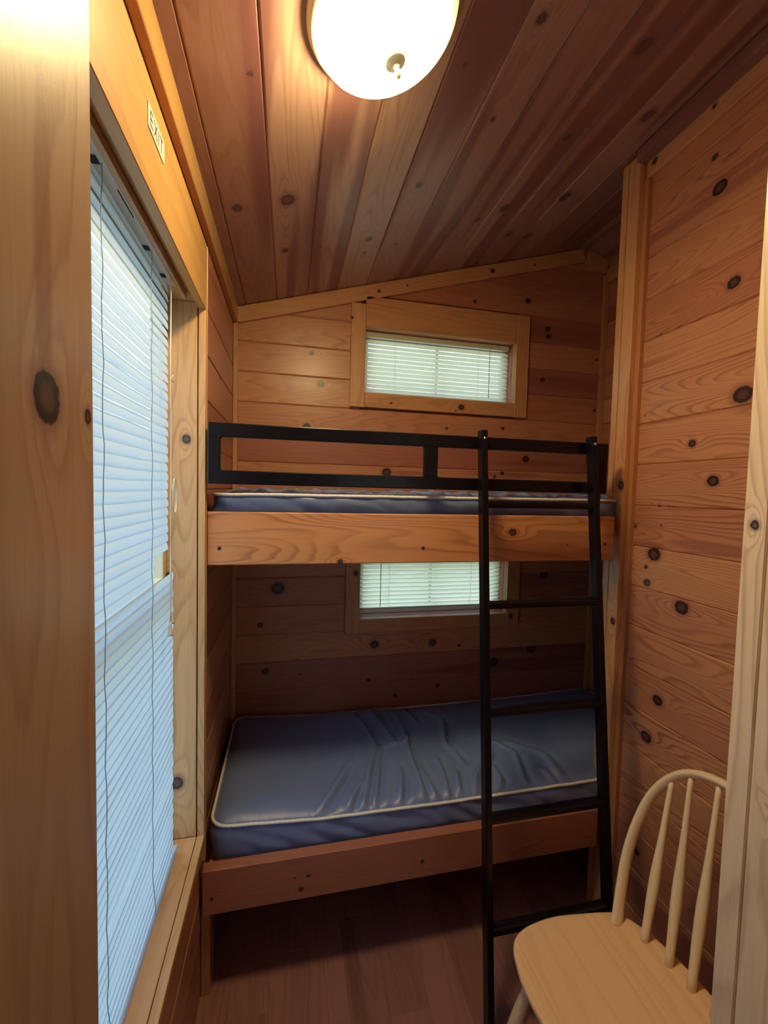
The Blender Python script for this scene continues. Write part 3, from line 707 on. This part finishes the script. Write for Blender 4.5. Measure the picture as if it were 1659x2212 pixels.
# ------------------------------------------------------------------ mattresses
def mattress(label, x0, x1, y0, y1, zb, zpf, crown, strokes, amp, seed, crump=0.0, sidefold=True, step=.009, group=None):
    t = thing('mattress', ((x0+x1)/2, (y0+y1)/2, zb), label, 'mattress', group)
    nx = int((x1-x0)/step); ny = int((y1-y0)/step)
    cx_, cy_ = (x0+x1)/2, (y0+y1)/2; hx, hy = (x1-x0)/2, (y1-y0)/2; rc = .055
    X, Y = np.meshgrid(np.linspace(-hx, hx, nx+1), np.linspace(-hy, hy, ny+1), indexing='ij')
    dx = np.maximum(np.abs(X)-(hx-rc), 0); dy = np.maximum(np.abs(Y)-(hy-rc), 0)
    m = np.maximum(dx, dy); r = np.hypot(dx, dy); s_ = np.where(r > 1e-9, m/np.maximum(r, 1e-9), 1)
    Xr = np.sign(X)*np.where((dx > 0) & (dy > 0), (hx-rc)+dx*s_, np.abs(X)); Yr = np.sign(Y)*np.where((dx > 0) & (dy > 0), (hy-rc)+dy*s_, np.abs(Y))
    E_ = np.minimum(hx-np.abs(X), hy-np.abs(Y))
    px, py = Xr+cx_, Yr+cy_
    zp = np.interp(px, *zpf)
    H = np.zeros_like(px)
    for st in strokes:
        pts, w, a = st
        d = np.full_like(px, 9.0); side = np.zeros_like(px)
        tt = np.zeros_like(px); acc = 0
        Lt = sum(math.dist(pts[i], pts[i+1]) for i in range(len(pts)-1))
        for i in range(len(pts)-1):
            ax, ay = pts[i]; bx, by = pts[i+1]; lx, ly = bx-ax, by-ay; ll = lx*lx+ly*ly
            q = np.clip(((px-ax)*lx+(py-ay)*ly)/ll, 0, 1)
            ddx, ddy = px-(ax+q*lx), py-(ay+q*ly); di = np.hypot(ddx, ddy)
            c = di < d; d = np.where(c, di, d); side = np.where(c, np.sign(lx*ddy-ly*ddx), side); tt = np.where(c, (acc+q*math.sqrt(ll))/Lt, tt)
            acc += math.sqrt(ll)
        fade = np.sin(PI*np.clip(tt*.9+.05, 0, 1))**.6
        sd = d*side
        H += a*fade*(np.exp(-((sd)/w)**2) - .75*np.exp(-((sd-1.7*w)/(w*1.2))**2))
    nz = np.zeros_like(px)
    it = np.nditer(px, flags=['multi_index'])
    for v in it:
        i = it.multi_index; x_, y_ = float(px[i]), float(py[i])
        nz[i] = amp*(mnoise.noise(Vector((x_*5, y_*4, seed)))+.35*mnoise.noise(Vector((x_*16, y_*9, seed+3)))) \
            + crump*abs(mnoise.noise(Vector((x_*22, y_*11, seed+7)))) + .0016*mnoise.noise(Vector((x_*60, y_*14, seed+5)))*math.exp(-float(E_[i])/.05)*2.2
    eg = 1-np.exp(-E_/.035)
    Zt = zp + crown*eg + (H*1.0+nz)*(1-np.exp(-E_/.02))
    mb = MB(); A, B = px.shape
    idx = np.arange(A*B).reshape(A, B)
    q = np.stack([idx[:-1, :-1], idx[1:, :-1], idx[1:, 1:], idx[:-1, 1:]], -1).reshape(-1, 4)
    V = np.stack([px, py, Zt], -1).reshape(-1, 3)
    # border loop, counter-clockwise
    bl = [(i, 0) for i in range(A)] + [(A-1, j) for j in range(1, B)] + [(i, B-1) for i in range(A-2, -1, -1)] + [(0, j) for j in range(B-2, 0, -1)]
    bidx = [int(idx[i]) for i in bl]; bv = V[bidx]
    n = len(bl); rows_ = 9; SV = []; SF = []
    for k in range(1, rows_+1):
        f = k/rows_
        for j in range(n):
            x_, y_, z_ = bv[j]
            ox, oy = x_-cx_, y_-cy_
            nxn, nyn = (ox/hx)**9, (oy/hy)**9; ln = math.hypot(nxn, nyn)+1e-9
            b_ = .007*math.sin(PI*f)
            if sidefold: b_ += .015*math.sin(PI*min(1, f*1.1))*mnoise.noise(Vector((x_*15-f*2.6, y_*9, seed+f*1.6)))
            b_ = min(max(b_, -.005), .010) - .004*f**6
            SV.append((x_+nxn/ln*b_, y_+nyn/ln*b_, z_+(zb-z_)*f))
    allF = [tuple(f) for f in q]
    base = A*B
    for k in range(rows_):
        for j in range(n):
            j2 = (j+1) % n
            a_, b2 = (bidx[j], bidx[j2]) if k == 0 else (base+(k-1)*n+j, base+(k-1)*n+j2)
            allF.append((a_, base+k*n+j, base+k*n+j2, b2))
    allF.append(tuple(base+(rows_-1)*n+j for j in range(n))[::-1])
    mb.add(np.concatenate([V, np.array(SV)]), allF, [[(0,0)]*len(f) for f in allF])
    mb.build('cover', M['vinyl'], t, smooth=True)
    mb = MB(); out = []
    for j in range(0, n, 1):
        x_, y_, z_ = bv[j]; ox, oy = x_-cx_, y_-cy_; nxn, nyn = (ox/hx)**9, (oy/hy)**9; ln = math.hypot(nxn, nyn)+1e-9
        w = .0018*mnoise.noise(Vector((x_*14, y_*14, seed+30)))
        out.append((x_+nxn/ln*.002, y_+nyn/ln*.002, z_+.001+w))
    mb.tube(out, [.0050+.0007*(j % 2) for j in range(len(out))], 8, closed=True)
    mb.build('piping', M['piping'], t, smooth=True)
    return t
F_ = [[(.364,2.11),(.427,1.988),(.47,1.767)],[(.434,2.098),(.464,1.906)],[(.528,1.997),(.53,1.846),(.509,1.659),(.503,1.503),(.502,1.41)],
      [(.385,1.782),(.304,1.539),(.262,1.42)],[(.395,1.739),(.337,1.517),(.305,1.42)],[(.258,1.667),(.175,1.517),(.097,1.42)],[(.283,1.543),(.203,1.42)],
      [(.729,1.91),(.69,1.728),(.716,1.603)],[(.527,1.618),(.54,1.48),(.556,1.42)],[(.619,1.639),(.604,1.5),(.596,1.42)],[(.666,1.54),(.643,1.45)],
      [(.911,1.689),(.956,1.598),(.917,1.46),(.933,1.42)],[(.823,1.565),(.826,1.476),(.783,1.42)],[(.961,1.68),(1.075,1.577),(1.077,1.464)],
      [(.583,2.043),(.614,1.904)],[(.687,1.997),(.743,1.907),(.713,1.791)],[(.405,1.758),(.519,1.759),(.561,1.817)],[(1.02,1.493),(1.047,1.42)],[(.293,2.122),(.351,1.95),(.377,1.805)],
      [(.86,1.62),(.73,1.50),(.70,1.43)],[(.45,1.60),(.43,1.50),(.40,1.42)]]
wd = [.012,.010,.013,.014,.011,.016,.012,.012,.010,.010,.010,.014,.012,.020,.012,.014,.012,.012,.014,.012,.012]
ST = [(p, w*.85, .017) for p, w in zip(F_, wd)]
mattress('blue vinyl mattress with white piping on the lower bunk, creased in the middle', -.238, 1.700, 1.430, 2.112, .434,
         ([-.24, .13, .6, 1.2, 1.75], [.566, .542, .537, .542, .56]), .034, ST, .006, 4.0, step=.0085)
mattress('blue vinyl mattress with white piping on the upper bunk, seen nearly edge-on', -.238, 1.700, 1.430, 2.112, 1.550,
         ([-.24, -.1, .5, 1.2, 1.75], [1.655, 1.658, 1.660, 1.664, 1.668]), .009, [], .004, 9.0, crump=.028, step=.011)

# ------------------------------------------------------------------ ladder
ld = thing('bunk_ladder', (.83, 1.1, 0), 'black metal five-rung ladder leaning on the upper bunk guard rail', 'ladder')
def yf(z): return 1.068 + .128*z
def xl(z): return .616 + .010*z     # inner side of the left rail
def xr(z): return 1.018 + .006*z    # inner side of the right rail
Zt_ = 1.890
for (fx, sgn) in ((xl, -1), (xr, 1)):
    V = []
    for z_ in (.012, Zt_):
        a, b = sorted((fx(z_), fx(z_)+sgn*.021))
        for (x_, y_) in ((a, yf(z_)), (b, yf(z_)), (b, yf(z_)+.036), (a, yf(z_)+.036)): V.append((x_, y_, z_))
    F = [(0,3,2,1),(4,5,6,7),(0,1,5,4),(1,2,6,5),(2,3,7,6),(3,0,4,7)]
    mb = MB(); mb.add(V, F, [[(0,0)]*4]*6); rl = mb.build('rail', M['black'], ld, bevel=.0025)
    mb = MB(); a, b = sorted((fx(0)-sgn*.002, fx(0)+sgn*.023)); mb.box((a, yf(0)-.002, 0), (b, yf(0)+.038, .03), 'z'); mb.build('foot_cap', M['rubber'], rl, bevel=.002)
    zc = 1.862; xc = fx(zc)+sgn*.0105
    mb = MB(); mb.lathe([(.0001, .004), (.003, .0036), (.005, .002), (.0054, 0)], (xc, yf(zc)+.0005, zc), (0,-1,0), 16); mb.build('screw', M['screw'], rl, smooth=True)
for z_ in (1.645, 1.321, .988, .671, .350):
    mb = MB(); pr = []
    for k in range(16):
        a = 2*PI*k/16; sy, sz = math.cos(a), math.sin(a)
        pr.append((yf(z_)+.018+.0175*math.copysign(abs(sy)**.6, sy), z_+.012*math.copysign(abs(sz)**.6, sz)))
    mb.prism(pr, 'x', xl(z_)-.001, xr(z_)+.001); mb.build('rung', M['black'], ld, smooth=False, bevel=0)

# ------------------------------------------------------------------ chair
ch = thing('dining_chair', (.83, .82, 0), 'pale wooden spindle-back chair beside the right wall, back against the wall', 'chair')
SZ = .45
seat = [(.974,1.017),(.935,1.030),(.86,1.040),(.773,1.048),(.69,1.040),(.640,1.022),(.613,.994),(.600,.955),(.592,.912),(.592,.86),(.597,.80),(.592,.74),(.592,.67),(.600,.61),(.618,.578),(.69,.550),(.773,.535),(.86,.530),(.935,.540),(.974,.555),(1.01,.60),(1.034,.67),(1.042,.74),(1.042,.82),(1.030,.90),(1.008,.965)]
def smooth_closed(P, k=4):
    out = []; n = len(P)
    for i in range(n):
        p0, p1, p2, p3 = (Vector((*P[(i+j-1) % n], 0)) for j in range(4))
        for q in range(k):
            t = q/k
            out.append(.5*((2*p1)+(p2-p0)*t+(2*p0-5*p1+4*p2-p3)*t*t+(3*p1-p0-3*p2+p3)*t**3))
    return [(v.x, v.y) for v in out]
SP = smooth_closed(seat); cxs, cys = .82, .81
mb = MB(); n = len(SP); V = []; F = []
ringsz = [(.0, .0), (.25, -.0045), (.5, -.006), (.75, -.0045), (.90, -.001), (.965, 0.0005), (.990, -.001), (1.0, -.005), (1.0, -.014), (.985, -.021), (.93, -.026)]
for f, dz in ringsz:
    if f == 0: V.append((cxs, cys, SZ-.005)); continue
    for p in SP: V.append((cxs+(p[0]-cxs)*f, cys+(p[1]-cys)*f, SZ+dz))
for j in range(n): F.append((0, 1+j, 1+(j+1) % n))
for k in range(len(ringsz)-2):
    for j in range(n):
        F.append((1+k*n+j, 1+(k+1)*n+j, 1+(k+1)*n+(j+1) % n, 1+k*n+(j+1) % n))
F.append(tuple(1+(len(ringsz)-2)*n+j for j in range(n))[::-1])
F = [f[::-1] for f in F] if False else F
mb.add(V, F, [[(V[i][1], V[i][0]) for i in f] for f in F], 27.7, .7)
mb.build('seat', M['chair'], ch, smooth=True)
# bow, in a plane leaning back from the seat
def bowp(y, z): return (.935+.36*(z-SZ) + .055*(1-((y-.81)/.2)**2)*max(0, 1-(z-SZ)/.5) , y, z)
bp = []
bh = [(.995,.440),(1.014,.52),(1.029,.594),(1.034,.66),(1.032,.715),(1.025,.77),(1.010,.82),(.985,.867),(.95,.905),(.905,.930),(.85,.943),(.785,.946)]
full = bh + [(1.57-y, z) for y, z in bh[::-1][1:]]
def cat(P, k=5):
    out = []
    for i in range(len(P)-1):
        p = [P[max(i-1, 0)], P[i], P[i+1], P[min(i+2, len(P)-1)]]
        for q in range(k):
            t = q/k
            out.append(tuple(.5*((2*p[1][c])+(p[2][c]-p[0][c])*t+(2*p[0][c]-5*p[1][c]+4*p[2][c]-p[3][c])*t*t+(3*p[1][c]-p[0][c]-3*p[2][c]+p[3][c])*t**3) for c in (0, 1)))
    out.append(P[-1]); return out
def bowx(z): return .945 + .34*(z-SZ)
bpts = [(bowx(z), y, z) for y, z in cat(full)]
mb = MB(); mb.tube(bpts, .0175, 16, seed=3, tone=.8, sx=.62); mb.build('bow', M['bow'], ch, smooth=True)
def bow_at(y):
    best = None
    for p, q in zip(bpts[:-1], bpts[1:]):
        if (p[1]-y)*(q[1]-y) <= 0 and p[2] > .7: best = (p if abs(p[1]-y) < abs(q[1]-y) else q)
    return best
for yb_, yt in ((.938,.980),(.873,.930),(.815,.862),(.755,.790),(.695,.718),(.635,.648)):
    q = (yb_-.785)/.150; xb_ = 1.004-.022*q*q
    top = bow_at(yt); a = Vector((xb_, yb_, SZ-.012)); b = Vector(top)
    pts = [a.lerp(b, t) for t in np.linspace(0, 1, 14)]
    rr = [.0100+.0050*math.exp(-((t-.36)/.22)**2)-.0030*t for t in np.linspace(0, 1, 14)]
    mb = MB(); mb.tube(pts, rr, 12, seed=yb_*9, tone=.7); mb.build('spindle', M['bow'], ch, smooth=True)
for (sx_, sy_, fx_, fy_) in ((.665,.955,.585,1.025),(.665,.625,.585,.560),(.955,.935,1.03,1.015),(.955,.645,1.03,.570)):
    a = Vector((sx_, sy_, SZ-.022)); b = Vector((fx_, fy_, 0.0))
    pts = [a.lerp(b, t) for t in np.linspace(0, 1, 16)]
    rr = [.014+.006*math.exp(-((t-.45)/.25)**2)-.004*max(0, t-.6)/.4 for t in np.linspace(0, 1, 16)]
    mb = MB(); mb.tube(pts, rr, 14, seed=sx_*31, tone=.6); mb.build('leg', M['bow'], ch, smooth=True)
def lp(sx_, sy_, fx_, fy_, t): return Vector((sx_, sy_, SZ-.022)).lerp(Vector((fx_, fy_, 0)), t)
s1 = (lp(.665,.955,.585,1.025,.58), lp(.955,.935,1.03,1.015,.58)); s2 = (lp(.665,.665,.585,.600,.58), lp(.955,.685,1.03,.610,.58))
for a, b in (s1, s2, (s1[0].lerp(s1[1], .5), s2[0].lerp(s2[1], .5))):
    mb = MB(); mb.tube([a.lerp(b, t) for t in np.linspace(0, 1, 9)], [.008+.004*math.sin(PI*t) for t in np.linspace(0, 1, 9)], 12, seed=5, tone=.6); mb.build('stretcher', M['bow'], ch, smooth=True)

# ------------------------------------------------------------------ world, lights, camera
w = bpy.data.worlds.new('world'); bpy.context.scene.world = w; w.use_nodes = True
nt = w.node_tree; nt.nodes.clear(); wo = nt.nodes.new('ShaderNodeOutputWorld'); bg = nt.nodes.new('ShaderNodeBackground')
tc = nt.nodes.new('ShaderNodeTexCoord'); sp = nt.nodes.new('ShaderNodeSeparateXYZ'); nt.links.new(tc.outputs['Generated'], sp.inputs[0])
el = sp.outputs[2]
fol = noise_(nt, tc.outputs['Generated'], 9, 4, .65)
sky = ramp(nt, math_(nt, 'ADD', math_(nt, 'MULTIPLY', el, .5), .5), [(0, (.28,.23,.30)), (.47, (.38,.34,.42)), (.52, (.62,.76,.84)), (.75, (.62,.80,1.14)), (1, (.56,.75,1.18))])
treef = math_(nt, 'MULTIPLY', ramp(nt, fol, [(.42, 0.0), (.5, 1.0)]), ramp(nt, el, [(.0, 1.0), (.5, .75), (.7, 0.0)]))
col = mixc(nt, math_(nt, 'MULTIPLY', treef, .55), sky, (.20,.34,.16))
nt.links.new(col, bg.inputs[0]); bg.inputs[1].default_value = 1.7
nt.links.new(bg.outputs[0], wo.inputs[0])

cam = bpy.data.cameras.new('camera'); co = bpy.data.objects.new('camera', cam); C.objects.link(co)
cam.sensor_fit = 'HORIZONTAL'; cam.sensor_width = 36; cam.lens = 36*922.187/1659; cam.clip_start = .01
Rm = ((0.9760922288368775, -0.21592160094081095, 0.024936380078392998), (-0.01333516931947165, 0.0550201173232553, 0.9983961938774388), (0.21694730711275934, 0.9748592969946445, -0.050825357840645645))
mw = Matrix(((Rm[0][0], Rm[1][0], -Rm[2][0], 0), (Rm[0][1], Rm[1][1], -Rm[2][1], 0), (Rm[0][2], Rm[1][2], -Rm[2][2], 1.683), (0, 0, 0, 1)))
co.matrix_world = mw
sc = bpy.context.scene; sc.camera = co
sc.view_settings.view_transform = 'Standard'; sc.view_settings.look = 'None'; sc.view_settings.gamma = 1; sc.view_settings.use_curve_mapping = False
sc.view_settings.exposure = 0.92
sc.cycles.use_denoising = True; sc.cycles.use_adaptive_sampling = True; sc.cycles.adaptive_threshold = .08; sc.cycles.adaptive_min_samples = 16
sc.cycles.max_bounces = 8; sc.cycles.diffuse_bounces = 4; sc.cycles.glossy_bounces = 3; sc.cycles.transparent_max_bounces = 12
sc.cycles.sample_clamp_indirect = 6; sc.cycles.caustics_reflective = False; sc.cycles.caustics_refractive = False
